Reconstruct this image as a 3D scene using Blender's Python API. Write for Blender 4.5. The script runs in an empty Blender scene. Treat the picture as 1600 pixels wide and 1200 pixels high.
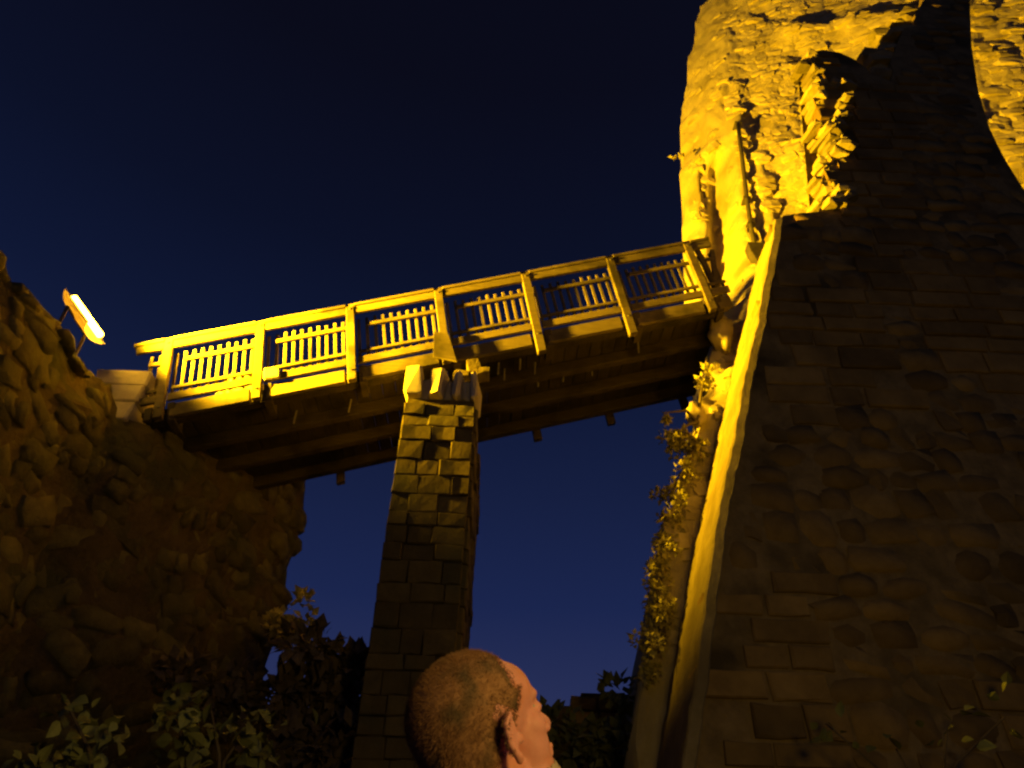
import bpy, bmesh, math, random
from mathutils import Vector, Matrix, noise, Euler

random.seed(7)
S = bpy.context.scene
COL = S.collection
rad = math.radians

# ------------------------------------------------------------------ camera
PITCH, ROLL = rad(38.5), rad(2.4)
CAM = Vector((0, 0, 1.4))
FW = Vector((0, math.cos(PITCH), math.sin(PITCH)))
_r, _u = Vector((1, 0, 0)), Vector((0, -math.sin(PITCH), math.cos(PITCH)))
RT = _r * math.cos(ROLL) + _u * math.sin(ROLL)
UP = -_r * math.sin(ROLL) + _u * math.cos(ROLL)
cd = bpy.data.cameras.new('camera')
cam = bpy.data.objects.new('camera', cd)
COL.objects.link(cam)
cd.sensor_width, cd.lens = 36, 27
cd.clip_start, cd.clip_end = 0.05, 2000
cam.matrix_world = Matrix(((RT.x, UP.x, -FW.x, CAM.x), (RT.y, UP.y, -FW.y, CAM.y), (RT.z, UP.z, -FW.z, CAM.z), (0, 0, 0, 1)))
S.camera = cam
FPX = 1200.0


def ray(px, py):
    return FW + RT * ((px - 800) / FPX) - UP * ((py - 600) / FPX)


def at(px, py, Y):
    """the point of the vertical plane y = Y seen at a photograph position"""
    d = ray(px, py)
    return CAM + d * (Y / d.y)


def proj(P):
    v = P - CAM
    z = v.dot(FW)
    return 800 + FPX * v.dot(RT) / z, 600 - FPX * v.dot(UP) / z


# ------------------------------------------------------------------ world: sky after dusk
W = bpy.data.worlds.new('World')
S.world = W
W.use_nodes = True
nt = W.node_tree
bg = nt.nodes['Background']
tc = nt.nodes.new('ShaderNodeTexCoord')
sx = nt.nodes.new('ShaderNodeSeparateXYZ')
rp = nt.nodes.new('ShaderNodeValToRGB')
nt.links.new(tc.outputs['Generated'], sx.inputs[0])
nt.links.new(sx.outputs['Z'], rp.inputs[0])
nt.links.new(rp.outputs[0], bg.inputs[0])
SKY = [(0.0, (.040, .044, .095)), (.27, (.021, .029, .094)), (.38, (.0105, .0185, .074)), (.50, (.0078, .0135, .051)),
       (.62, (.0048, .0088, .034)), (.73, (.0035, .0055, .0195)), (.86, (.0030, .0035, .0105)), (1.0, (.0027, .003, .008))]
cr = rp.color_ramp
while len(cr.elements) < len(SKY):
    cr.elements.new(0.5)
for e, (p, c) in zip(cr.elements, SKY):
    e.position = p
    e.color = (*c, 1)
bg.inputs[1].default_value = 1.0

# ------------------------------------------------------------------ street lamp behind the photographer
ld = bpy.data.lights.new('street_light', 'POINT')
ld.energy, ld.color, ld.shadow_soft_size = 125, (1, .62, .12), .3
lo = bpy.data.objects.new('street_light', ld)
lo.location = (1.3, -.2, 2.3)
COL.objects.link(lo)

S.view_settings.view_transform = 'Standard'
S.view_settings.look = 'None'
S.view_settings.exposure = 0
S.view_settings.gamma = 1
S.view_settings.use_curve_mapping = False
S.cycles.use_denoising = True
S.cycles.filter_width = 2.4
S.cycles.max_bounces = 6
S.cycles.sample_clamp_indirect = 4
S.render.film_transparent = False


# ------------------------------------------------------------------ materials
def mat(name, c1, c2, scale=6, rough=.85, bump=.35, bscale=30, rnd=.35, detail=6, dist=.02, c3=None, c3scale=1.3, sss=0):
    m = bpy.data.materials.new(name)
    m.use_nodes = True
    n = m.node_tree
    b = n.nodes['Principled BSDF']
    b.inputs['Roughness'].default_value = rough
    b.inputs['Specular IOR Level'].default_value = .25
    t = n.nodes.new('ShaderNodeTexCoord')
    geo = n.nodes.new('ShaderNodeNewGeometry')
    nz = n.nodes.new('ShaderNodeTexNoise')
    nz.inputs['Scale'].default_value = scale
    nz.inputs['Detail'].default_value = detail
    nz.inputs['Roughness'].default_value = .65
    n.links.new(geo.outputs['Position'], nz.inputs['Vector'])
    mr = n.nodes.new('ShaderNodeMapRange')
    mr.inputs[1].default_value, mr.inputs[2].default_value = .32, .68
    n.links.new(nz.outputs[0], mr.inputs[0])
    mx = n.nodes.new('ShaderNodeMix')
    mx.data_type = 'RGBA'
    mx.inputs[6].default_value, mx.inputs[7].default_value = (*c1, 1), (*c2, 1)
    n.links.new(mr.outputs[0], mx.inputs[0])
    out = mx.outputs[2]
    if c3:
        n3 = n.nodes.new('ShaderNodeTexNoise')
        n3.inputs['Scale'].default_value = c3scale
        n3.inputs['Detail'].default_value = 5
        n.links.new(geo.outputs['Position'], n3.inputs['Vector'])
        m3 = n.nodes.new('ShaderNodeMapRange')
        m3.inputs[1].default_value, m3.inputs[2].default_value = .5, .66
        n.links.new(n3.outputs[0], m3.inputs[0])
        x3 = n.nodes.new('ShaderNodeMix')
        x3.data_type = 'RGBA'
        x3.inputs[7].default_value = (*c3, 1)
        n.links.new(m3.outputs[0], x3.inputs[0])
        n.links.new(out, x3.inputs[6])
        out = x3.outputs[2]
    if rnd:
        oi = n.nodes.new('ShaderNodeObjectInfo')
        r = n.nodes.new('ShaderNodeMapRange')
        r.inputs[3].default_value, r.inputs[4].default_value = 1 - rnd, 1 + rnd
        n.links.new(oi.outputs['Random'], r.inputs[0])
        mu = n.nodes.new('ShaderNodeVectorMath')
        mu.operation = 'SCALE'
        n.links.new(out, mu.inputs[0])
        n.links.new(r.outputs[0], mu.inputs['Scale'])
        out = mu.outputs[0]
    n.links.new(out, b.inputs['Base Color'])
    if bump:
        nb = n.nodes.new('ShaderNodeTexNoise')
        nb.inputs['Scale'].default_value = bscale
        nb.inputs['Detail'].default_value = 8
        nb.inputs['Roughness'].default_value = .7
        n.links.new(geo.outputs['Position'], nb.inputs['Vector'])
        bp = n.nodes.new('ShaderNodeBump')
        bp.inputs['Strength'].default_value = bump
        bp.inputs['Distance'].default_value = dist
        n.links.new(nb.outputs[0], bp.inputs['Height'])
        n.links.new(bp.outputs[0], b.inputs['Normal'])
    if sss:
        b.inputs['Subsurface Weight'].default_value = sss
        b.inputs['Subsurface Radius'].default_value = (.01, .004, .002)
        b.inputs['Subsurface Scale'].default_value = 1
    return m


def wood(name, c1, c2, axis_scale=(3, 30, 30), rnd=.2):
    m = mat(name, c1, c2, 4, .8, .25, 25, rnd, c3=tuple(x * .45 for x in c1), c3scale=1.7)
    n = m.node_tree
    geo = [x for x in n.nodes if x.type == 'NEW_GEOMETRY'][0]
    mp = n.nodes.new('ShaderNodeMapping')
    mp.inputs['Rotation'].default_value = (0, rad(18), 0)
    mp.inputs['Scale'].default_value = axis_scale
    n.links.new(geo.outputs['Position'], mp.inputs[0])
    for x in n.nodes:
        if x.type == 'TEX_NOISE' and x.inputs['Scale'].default_value > 3:
            x.inputs['Scale'].default_value = 1.2
            n.links.new(mp.outputs[0], x.inputs['Vector'])
    return m


M = {
    'tower': mat('tower_stone', (.42, .35, .16), (.58, .49, .24), 5, .9, .5, 26, .18, c3=(.32, .26, .12)),
    'plaster': mat('lime_render', (.48, .40, .18), (.62, .53, .26), 2.2, .92, .8, 24, 0, dist=.05, c3=(.34, .28, .12), c3scale=1.1),
    'core': mat('core_stone', (.22, .18, .085), (.36, .30, .15), 6, .9, .6, 26, .3, c3=(.16, .13, .06)),
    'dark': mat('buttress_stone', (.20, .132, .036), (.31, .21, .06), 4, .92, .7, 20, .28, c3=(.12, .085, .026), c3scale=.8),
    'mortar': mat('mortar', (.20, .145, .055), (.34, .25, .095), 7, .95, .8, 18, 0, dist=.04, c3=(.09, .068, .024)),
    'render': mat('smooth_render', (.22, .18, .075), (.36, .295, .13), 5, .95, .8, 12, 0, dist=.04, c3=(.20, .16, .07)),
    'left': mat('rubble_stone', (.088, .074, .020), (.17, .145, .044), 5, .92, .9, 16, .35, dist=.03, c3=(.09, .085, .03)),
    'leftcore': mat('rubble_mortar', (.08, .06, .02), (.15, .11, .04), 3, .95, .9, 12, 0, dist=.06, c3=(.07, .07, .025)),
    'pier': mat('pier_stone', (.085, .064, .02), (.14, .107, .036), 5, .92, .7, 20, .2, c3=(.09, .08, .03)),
    'pale': mat('pale_stone', (.42, .36, .26), (.54, .47, .34), 6, .9, .4, 25, .1),
    'wood': wood('weathered_wood', (.11, .086, .037), (.185, .146, .063)),
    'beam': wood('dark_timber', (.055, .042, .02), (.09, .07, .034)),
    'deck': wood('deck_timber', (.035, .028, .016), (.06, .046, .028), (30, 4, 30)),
    'metal': mat('grey_metal', (.20, .19, .17), (.28, .26, .23), 8, .5, .1, 30, 0),
    'darkmetal': mat('dark_metal', (.06, .05, .04), (.10, .085, .06), 8, .5, .1, 30, 0),
    'leaf': mat('ivy_leaf', (.26, .24, .06), (.42, .37, .10), 9, .6, .1, 30, .3),
    'leaf2': mat('shrub_leaf', (.14, .16, .045), (.22, .23, .075), 5, .55, .1, 30, .35),
    'leaf3': mat('dry_leaf', (.13, .10, .055), (.22, .17, .10), 5, .7, .1, 30, .3),
    'leaf_lit': mat('leaf_painted_lit', (.30, .27, .06), (.42, .36, .10), 9, .6, .1, 30, .3),  # lightened to stand in for floodlight that wall and deck block here
    'stem': mat('stem_bark', (.08, .06, .035), (.14, .11, .06), 12, .9, .4, 40, 0),
    'earth': mat('earth', (.05, .045, .02), (.10, .085, .04), 1.5, .95, .6, 6, 0, dist=.1),
    'skin': mat('skin', (.56, .25, .23), (.66, .31, .29), 30, .5, .12, 140, 0, dist=.002, c3=(.55, .22, .15), c3scale=14, sss=.25),
    'hair': mat('short_hair', (.24, .125, .065), (.34, .19, .105), 60, .8, .7, 260, 0, dist=.003, c3=(.11, .075, .048), c3scale=16),
    'beard': mat('pale_stubble', (.36, .28, .21), (.46, .37, .28), 90, .8, .6, 250, 0, dist=.003),
    'cloth': mat('navy_cloth', (.03, .035, .05), (.05, .055, .075), 40, .9, .3, 200, 0, dist=.002),
    'trouser': mat('dark_trousers', (.03, .03, .03), (.05, .05, .05), 40, .9, .3, 200, 0, dist=.002),
    'shoe': mat('black_leather', (.02, .02, .02), (.03, .03, .03), 20, .4, .1, 50, 0),
    'white': mat('eye_white', (.30, .27, .24), (.36, .33, .30), 20, .7, 0, 50, 0),
}
g = bpy.data.materials.new('lamp_glass')
g.use_nodes = True
pb = g.node_tree.nodes['Principled BSDF']
pb.inputs['Base Color'].default_value = (.8, .7, .5, 1)
pb.inputs['Emission Color'].default_value = (1, .52, .022, 1)
pb.inputs['Emission Strength'].default_value = 70
M['glow'] = g


# ------------------------------------------------------------------ object helpers
def link(name, me, m=None, parent=None, smooth=False):
    if isinstance(me, bmesh.types.BMesh):
        bm = me
        me = bpy.data.meshes.new(name)
        bmesh.ops.recalc_face_normals(bm, faces=bm.faces)
        bm.to_mesh(me)
        bm.free()
    if m is not None and not me.materials:
        me.materials.append(M[m] if isinstance(m, str) else m)
    if smooth:
        me.polygons.foreach_set('use_smooth', [True] * len(me.polygons))
    o = bpy.data.objects.new(name, me)
    COL.objects.link(o)
    if parent:
        o.parent = parent
    return o


def thing(name, label, cat, loc=(0, 0, 0), group=None):
    o = bpy.data.objects.new(name, None)
    o.empty_display_size = .2
    COL.objects.link(o)
    o.location = loc
    o['label'], o['category'] = label, cat
    if group:
        o['group'] = group
    return o


def local(parent, M4):
    """world matrix -> basis for a child of an unrotated Empty"""
    return Matrix.Translation(-parent.location) @ M4


def put(name, me, m, parent, M4, smooth=False):
    o = link(name, me, m, parent, smooth)
    o.matrix_basis = local(parent, M4)
    return o


def world_part(name, me, m, parent, smooth=False):
    """mesh given in world coordinates, parented to a thing with its own origin"""
    o = link(name, me, m, parent, smooth)
    o.matrix_basis = Matrix.Translation(-parent.location)
    return o


def mesh_from(name, vs, fs):
    me = bpy.data.meshes.new(name)
    me.from_pydata([tuple(v) for v in vs], [], fs)
    me.update()
    return me


def hexa(bm, pts, bevel=0):
    """box from 8 points: 0-3 near face, 4-7 far face"""
    v = [bm.verts.new(p) for p in pts]
    fs = [bm.faces.new([v[i] for i in q]) for q in ((0, 1, 2, 3), (7, 6, 5, 4), (0, 4, 5, 1), (1, 5, 6, 2), (2, 6, 7, 3), (3, 7, 4, 0))]
    if bevel:
        es = list({e for f in fs for e in f.edges})
        bmesh.ops.bevel(bm, geom=es, offset=bevel, segments=1, affect='EDGES', profile=.5)


def box(bm, c, s, bevel=0, rot=None):
    x, y, z = s[0] / 2, s[1] / 2, s[2] / 2
    pts = [Vector(p) for p in ((-x, -y, -z), (x, -y, -z), (x, -y, z), (-x, -y, z), (-x, y, -z), (x, y, -z), (x, y, z), (-x, y, z))]
    if rot:
        pts = [rot @ p for p in pts]
    hexa(bm, [p + Vector(c) for p in pts], bevel)


def tube(bm, pts, r0, r1=None, seg=7, cap=True):
    r1 = r0 if r1 is None else r1
    rings = []
    n = len(pts)
    for i, p in enumerate(pts):
        p = Vector(p)
        d = (Vector(pts[min(i + 1, n - 1)]) - Vector(pts[max(i - 1, 0)])).normalized()
        a = d.orthogonal().normalized()
        b = d.cross(a)
        r = r0 + (r1 - r0) * i / max(1, n - 1)
        rings.append([bm.verts.new(p + a * r * math.cos(k * 2 * math.pi / seg) + b * r * math.sin(k * 2 * math.pi / seg)) for k in range(seg)])
    # keep rings aligned
    for i in range(n - 1):
        A, B = rings[i], rings[i + 1]
        off = min(range(seg), key=lambda o: sum((A[k].co - B[(k + o) % seg].co).length for k in range(0, seg, 2)))
        rings[i + 1] = B = B[off:] + B[:off]
        for k in range(seg):
            bm.faces.new((A[k], A[(k + 1) % seg], B[(k + 1) % seg], B[k]))
    if cap:
        bm.faces.new(list(reversed(rings[0])))
        bm.faces.new(rings[-1])


def smooth01(x):
    x = max(0., min(1., x))
    return x * x * (3 - 2 * x)


def interp(tab, x):
    if x <= tab[0][0]:
        return tab[0][1]
    for (a, va), (b, vb) in zip(tab, tab[1:]):
        if x <= b:
            return va + (vb - va) * (x - a) / (b - a)
    return tab[-1][1]


def fbm(v, o=4):
    return noise.fractal(v, 1.0, 2.0, o)


# ------------------------------------------------------------------ stone meshes shared by the masonry
def rubble_variant(seed):
    r = random.Random(seed)
    bm = bmesh.new()
    bmesh.ops.create_cube(bm, size=1)
    bmesh.ops.subdivide_edges(bm, edges=bm.edges, cuts=1, use_grid_fill=True)
    k = r.uniform(.30, .68)
    for v in bm.verts:
        n = v.co.normalized() * .56
        v.co = v.co.lerp(n, k)
        v.co += Vector((r.uniform(-.1, .1), r.uniform(-.1, .1), r.uniform(-.1, .1)))
    me = bpy.data.meshes.new('stone')
    bmesh.ops.recalc_face_normals(bm, faces=bm.faces)
    bm.to_mesh(me)
    bm.free()
    return me


def block_variant(seed):
    r = random.Random(seed)
    j = lambda a: r.uniform(-a, a)
    vs = []
    for y, ins in ((.5, .0), (-.43, 0), (-.5, .035)):
        for sx_, sz_ in ((-1, -1), (0, -1), (1, -1), (1, 1), (0, 1), (-1, 1)):
            vs.append((sx_ * (.5 - ins + j(.03)), y + (j(.022) if y < 0 else 0), sz_ * (.5 - ins * 1.6 + j(.05))))
    fs = []
    for a in (0, 6):
        for k in range(6):
            k2 = (k + 1) % 6
            fs.append((a + k, a + k2, a + 6 + k2, a + 6 + k))
    fs.append((12, 13, 16, 17))
    fs.append((13, 14, 15, 16))
    fs.append((5, 4, 3, 2, 1, 0))
    bm = bmesh.new()
    me = mesh_from('block', vs, fs)
    bm.from_mesh(me)
    bmesh.ops.recalc_face_normals(bm, faces=bm.faces)
    bm.to_mesh(me)
    bm.free()
    return me


def variants(fn, m, n=9, seed=0, smooth=False):
    out = []
    for i in range(n):
        me = fn(seed + i)
        me.materials.append(M[m])
        if smooth:
            me.polygons.foreach_set('use_smooth', [True] * len(me.polygons))
        out.append(me)
    return out


V_TOWER = variants(rubble_variant, 'tower', 12, 10)
V_DARK = variants(block_variant, 'dark', 10, 40)
V_DARKR = variants(rubble_variant, 'dark', 8, 60, True)
V_LEFT = variants(rubble_variant, 'left', 12, 80, True)
V_PIER = variants(block_variant, 'pier', 8, 100)
V_BROKEN = variants(rubble_variant, 'core', 8, 140)
V_PALE = variants(rubble_variant, 'pale', 6, 120)


def stone_matrix(P, tan, out, w, d, h, roll=0):
    x = tan.normalized()
    y = -out.normalized()
    z = x.cross(y).normalized()
    y = z.cross(x).normalized()
    R = Matrix((x, y, z)).transposed() @ Matrix.Rotation(roll, 3, 'Y')
    return Matrix.Translation(P) @ R.to_4x4() @ Matrix.Diagonal((w, d, h, 1))


def lay(parent, items, name='stone', limit=296):
    """items: (variant mesh, world matrix, size); the largest become parts, the rest one stuff part"""
    items = sorted(items, key=lambda t: -t[2])
    for me, M4, _ in items[:limit]:
        put(name, me, None, parent, M4)
    rest = items[limit:]
    if rest:
        vs, fs = [], []
        for me, M4, _ in rest:
            b = len(vs)
            vs += [M4 @ v.co for v in me.vertices]
            fs += [tuple(b + i for i in p.vertices) for p in me.polygons]
        me = mesh_from('small_stones', vs, fs)
        me.materials.append(rest[0][0].materials[0])
        o = world_part('small_stones', me, None, parent)
        o['kind'] = 'stuff'


# ------------------------------------------------------------------ ground
def ground_z(X, Y):
    b = 4.25 * smooth01((Y - 8.6) / 2.4)
    return b + .12 * fbm(Vector((X * .3, Y * .3, 0)), 3)


xs = [-700, -300, -120, -60, -30, -18, -12] + [-9 + .6 * i for i in range(36)] + [14, 20, 35, 70, 140, 300, 700]
ys = [-700, -300, -120, -50, -25, -12, -6, -3] + [0 + .5 * i for i in range(32)] + [18, 22, 30, 45, 80, 160, 320, 700]
vs = [(x, y, ground_z(x, y)) for y in ys for x in xs]
n = len(xs)
fs = [(j * n + i, j * n + i + 1, (j + 1) * n + i + 1, (j + 1) * n + i) for j in range(len(ys) - 1) for i in range(n - 1)]
o = link('ground', mesh_from('ground', vs, fs), 'earth', smooth=True)
o['kind'] = 'structure'

# ------------------------------------------------------------------ left wall: long rubble wall of the cutting, the bridge lands on it
LW = [(-2.0, -5.75), (1.0, -5.45), (3.0, -5.2), (5.0, -4.92), (6.2, -4.78), (7.0, -4.74), (7.35, -4.70), (7.6, -4.34), (8.9, -3.72), (10.0, -3.2), (10.35, -3.12)]
LTOP = [(-2, 7.2), (3, 6.7), (4.4, 6.80), (5.0, 6.94), (5.3, 6.84), (5.7, 6.80), (6.1, 6.86), (6.5, 6.76), (6.9, 6.82), (7.2, 6.86), (7.3, 6.84), (7.42, 6.56), (9.2, 6.92), (9.35, 7.5), (10.4, 7.6)]


def left_pt(y, z):
    p = Vector((y, z, 0))
    d = .20 * (1 if y < 9 else .35) * fbm(Vector((y * .55, z * .55, 3.1)), 4) + .07 * fbm(Vector((y * 2.2, z * 2.2, 9)), 3)
    d -= .18 * smooth01((z - 6.2) / .8) * (1 if y < 7 else 0)
    return Vector((interp(LW, y) + d + .10 * (6.5 - z) / 6.5, y + .1 * fbm(Vector((y, z, 20)), 2) * .5, z))


def left_frame(y, z):
    a, b = left_pt(y - .12, z), left_pt(y + .12, z)
    c, d = left_pt(y, z - .12), left_pt(y, z + .12)
    t = (b - a).normalized()
    nrm = t.cross((d - c).normalized()).normalized()
    if nrm.x < 0:
        nrm = -nrm
    return left_pt(y, z), t, nrm


left_wall = thing('rubble_wall', 'long dark rubble stone wall on the left, carrying the low end of the footbridge', 'wall', (-5, 6, 0))
ny, nz_ = 150, 64
vs, fs = [], []
for j in range(ny + 1):
    y = -2 + 12.35 * j / ny
    top = interp(LTOP, y) + .06 * fbm(Vector((y * 3, 0, 5)), 3)
    for i in range(nz_ + 1):
        vs.append(left_pt(y, -.4 + (top + .4) * i / nz_))
    vs.append(Vector((interp(LW, y) - 1.6, y + .2, top - .05)))
    vs.append(Vector((interp(LW, y) - 1.6, y + .2, -.4)))
n = nz_ + 3
for j in range(ny):
    for i in range(n - 1):
        fs.append((j * n + i, (j + 1) * n + i, (j + 1) * n + i + 1, j * n + i + 1))
    fs.append((j * n + n - 1, (j + 1) * n + n - 1, (j + 1) * n, j * n))
fs.append(tuple(range(n)))
fs.append(tuple(reversed(range(ny * n, ny * n + n))))
bm = bmesh.new()
bm.from_mesh(mesh_from('wall_core', vs, fs))
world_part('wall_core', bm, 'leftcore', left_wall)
items = []
z = 1.9
while z < 7.6:
    h = random.uniform(.16, .27)
    y = 3.2 + random.random() * .3
    while y < 10.2:
        w = random.choice((random.uniform(.12, .24), random.uniform(.2, .36), random.uniform(.3, .55)))
        zz = z + random.uniform(-.06, .06)
        if zz + h * .5 < interp(LTOP, y + w / 2) + .05 and random.random() < .9:
            P, t, nr = left_frame(y + w / 2, zz)
            px, py = proj(P)
            if -40 < px < 640 and py < 1230:
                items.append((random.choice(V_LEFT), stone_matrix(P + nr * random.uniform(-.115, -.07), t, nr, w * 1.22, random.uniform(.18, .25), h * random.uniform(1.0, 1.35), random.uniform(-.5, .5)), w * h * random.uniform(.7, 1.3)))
        y += w * 1.03
    z += h * .96
for k in range(26):   # coping along the top edge
    y = 4.3 + k * .11
    zt = interp(LTOP, y)
    P = left_pt(y, zt) + Vector((-random.uniform(.03, .25), 0, random.uniform(-.10, -.02)))
    items.append((random.choice(V_LEFT), stone_matrix(P, Vector((0, 1, 0)), Vector((1, 0, 0)), random.uniform(.15, .3), .3, random.uniform(.08, .17), random.uniform(-.3, .3)), 1))
lay(left_wall, items)
# lit end of the wall beside the bridge: dressed quoins with a spreading top stone
for (x0, x1, za, zb_, y0) in ((-5.05, -4.42, 7.02, 7.24, 7.38), (-4.95, -4.46, 6.78, 7.02, 7.39), (-4.9, -4.49, 6.52, 6.78, 7.40)):
    bm = bmesh.new()
    j = lambda: random.uniform(-.025, .025)
    hexa(bm, [Vector((x0 + j(), y0 + j(), za)), Vector((x1 + j(), y0 + j(), za)), Vector((x1 + .03 + j(), y0 + j(), zb_ - .006)), Vector((x0 - .02 + j(), y0 + j(), zb_ - .006)),
              Vector((x0 + j(), y0 + .5, za)), Vector((x1 + j(), y0 + .5, za)), Vector((x1 + .03 + j(), y0 + .5, zb_ - .006)), Vector((x0 - .02, y0 + .5, zb_ - .006))], .02)
    world_part('quoin', bm, 'pale', left_wall)

# earth held up behind the wall
bm = bmesh.new()
base = [(interp(LW, y) - .9, y) for y in (-2, 1, 3, 5, 6.5, 7.3, 8.5, 10.2)] + [(-60, 10.2), (-60, -2)]
f = bm.faces.new([bm.verts.new((x, y, -.3)) for x, y in base])
r = bmesh.ops.extrude_face_region(bm, geom=[f])
bmesh.ops.translate(bm, verts=[v for v in r['geom'] if isinstance(v, bmesh.types.BMVert)], vec=(0, 0, 6.75))
o = link('hill', bm, 'earth')
o['kind'] = 'structure'

# ------------------------------------------------------------------ castle tower: floodlit wall that turns its left flank to the lamp
EDGE = [(1130, -160, 10.0), (1110, -60, 10.0), (1096, 0, 10.0), (1086, 50, 10.0), (1074, 110, 10.0), (1066, 180, 10.0), (1063, 205, 10.0), (1067, 240, 10.0), (1066, 300, 10.0), (1068, 380, 10.0), (1072, 462, 9.8),
        (1096, 478, 9.2), (1113, 492, 8.6), (1121, 520, 8.1), (1114, 560, 7.9), (1104, 610, 7.8), (1090, 655, 7.46), (1070, 720, 7.38), (1052, 790, 7.36), (1038, 850, 7.36), (1022, 930, 7.36), (1016, 1000, 7.36), (1008, 1085, 7.36), (990, 1200, 7.36)]
ET = sorted(((at(*e).z, at(*e).x, e[2]) for e in EDGE))
EX = [(-1, ET[0][1] - .3)] + [(a, b) for a, b, c in ET]
EY = [(a, c) for a, b, c in ET]
RIDGES = []   # (points in x,z ; half width ; height towards the viewer)
G1 = [(0, 0), (.4, .5), (1.0, .9), (2.0, 1.3), (4.0, 2.0), (7.5, 2.85), (9, 2.9)]


def seg_dist(x, z, pts):
    best = 9
    for (ax, az), (bx, bz) in zip(pts, pts[1:]):
        dx, dz = bx - ax, bz - az
        t = max(0, min(1, ((x - ax) * dx + (z - az) * dz) / (dx * dx + dz * dz + 1e-9)))
        best = min(best, math.hypot(x - ax - t * dx, z - az - t * dz))
    return best


def tower_pt(s, z):
    X = interp(EX, z) + s
    Y = interp(EY, z)
    Y -= interp(G1, s) * min(1, (Y - 7.12) / 2.88)
    for pts, w, h in RIDGES:
        d = seg_dist(X, z, pts)
        if d < 2.2 * w:
            Y -= h * math.exp(-(d / w) ** 2 * 1.2)
    k = .5 + .5 * smooth01((s - .5) / 1)
    Y += .10 * k * fbm(Vector((X * .8, z * .45, 1.7)), 4)
    Y += .085 * fbm(Vector((X * 2.6, z * 1.7, 4.4)), 3)
    Y += .045 * fbm(Vector((X * 8, z * 6, 8.4)), 3)
    X += .10 * fbm(Vector((z * 1.6, 2.2, 0)), 3) * (1 - smooth01(s / .6))
    return Vector((X, max(Y, 7.1), z))


def tower_hit(px, py):
    d = ray(px, py)
    Y = 6.9
    while Y < 11:
        P = CAM + d * (Y / d.y)
        s = P.x - interp(EX, P.z)
        if s > -.05 and tower_pt(max(s, 0), P.z).y <= Y:
            return s, P.z
        Y += .02
    P = at(px, py, 8.5)
    return P.x - interp(EX, P.z), P.z


def ridge(pxs, w, h):
    pts = []
    for px, py in pxs:
        s, z = tower_hit(px, py)
        pts.append((interp(EX, z) + s, z))
    return (pts, w, h)


_R = [ridge([(1130, 60), (1120, 200), (1095, 340), (1088, 480)], .26, .14),
      ridge([(1150, 180), (1142, 260), (1160, 380), (1180, 480)], .20, .16),
      ridge([(1180, 250), (1208, 360), (1180, 520)], .18, .14),
      ridge([(1122, 250), (1128, 330), (1130, 420), (1140, 470)], .20, -.55),
      ridge([(1100, 250), (1104, 340)], .10, -.22),
      ridge([(1240, 240), (1270, 300)], .35, .25),
      ridge([(1230, 60), (1330, 50), (1420, 50)], .5, .30)]
RIDGES += _R
tower = thing('castle_tower', 'ruined castle tower wall, floodlit bright yellow, rising behind the high end of the bridge', 'tower', (5, 9, 3))
nu, nv = 150, 250
vs, fs = [], []
Z0, Z1 = 0.0, 23.0
SMAX = 7.5
for j in range(nv + 1):
    z = Z0 + (Z1 - Z0) * j / nv
    for i in range(nu + 1):
        s = SMAX * (i / nu) ** 1.35
        vs.append(tower_pt(s, z))
for j in range(nv + 1):
    z = Z0 + (Z1 - Z0) * j / nv
    for i in (0, 1):
        vs.append(Vector((interp(EX, z) + .25 + (SMAX - .25) * i, 11.2, z)))
n = nu + 1
b = n * (nv + 1)
for j in range(nv):
    for i in range(nu):
        fs.append((j * n + i, j * n + i + 1, (j + 1) * n + i + 1, (j + 1) * n + i))
    fs.append((b + 2 * j, j * n, (j + 1) * n, b + 2 * j + 2))
    fs.append((j * n + nu, b + 2 * j + 1, b + 2 * j + 3, (j + 1) * n + nu))
    fs.append((b + 2 * j + 1, b + 2 * j, b + 2 * j + 2, b + 2 * j + 3))
fs.append(tuple(range(nv * n, nv * n + n)) + (b + 2 * nv + 1, b + 2 * nv))
bm = bmesh.new()
bm.from_mesh(mesh_from('tower_core', vs, fs))
world_part('tower_core', bm, 'plaster', tower, True)

# ------------------------------------------------------------------ dark buttress in front of the tower
BY0, BSL = 6.15, .02


def but_y(z):
    return BY0 + BSL * (z - 3)


def but_at(px, py):
    Y = 6.5
    for _ in range(6):
        P = at(px, py, Y)
        Y = but_y(P.z)
    return P


BPX = [(1090, 1080), (1121, 845), (1153, 669), (1180, 535), (1203, 420), (1214, 350), (1224, 337), (1250, 333), (1279, 331), (1284, 312), (1294, 300), (1284, 285), (1288, 262), (1300, 250), (1290, 235), (1294, 214), (1281, 200), (1285, 175), (1275, 155),
       (1280, 132), (1268, 112), (1256, 98), (1262, 82), (1285, 78), (1312, 82), (1336, 93), (1362, 114), (1392, 127), (1396, 110), (1391, 98), (1400, 72), (1412, 44), (1433, 40), (1429, 22), (1444, 0), (1452, -60), (1462, -130)]
BPX2 = [(1506, -130), (1512, -60), (1515, 0), (1518, 70), (1528, 140), (1546, 200), (1568, 245), (1597, 292), (1650, 350), (1740, 430), (1900, 520)]
poly = [but_at(*p) for p in BPX]
P0 = poly[0]
sl = (poly[1].x - poly[0].x) / (poly[1].z - poly[0].z)
foot = Vector((P0.x - sl * (P0.z + .4), but_y(-.4), -.4))
right = [but_at(*p) for p in BPX2]
rb = Vector((right[-1].x + .3, but_y(-.4), -.4))
pts = [foot] + poly + right + [rb]
XZ = [(p.x, p.z) for p in pts]


def inside(x, z):
    c = False
    m = len(XZ)
    for i in range(m):
        (x1, z1), (x2, z2) = XZ[i], XZ[(i + 1) % m]
        if (z1 > z) != (z2 > z) and x < (x2 - x1) * (z - z1) / (z2 - z1) + x1:
            c = not c
    return c


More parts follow.
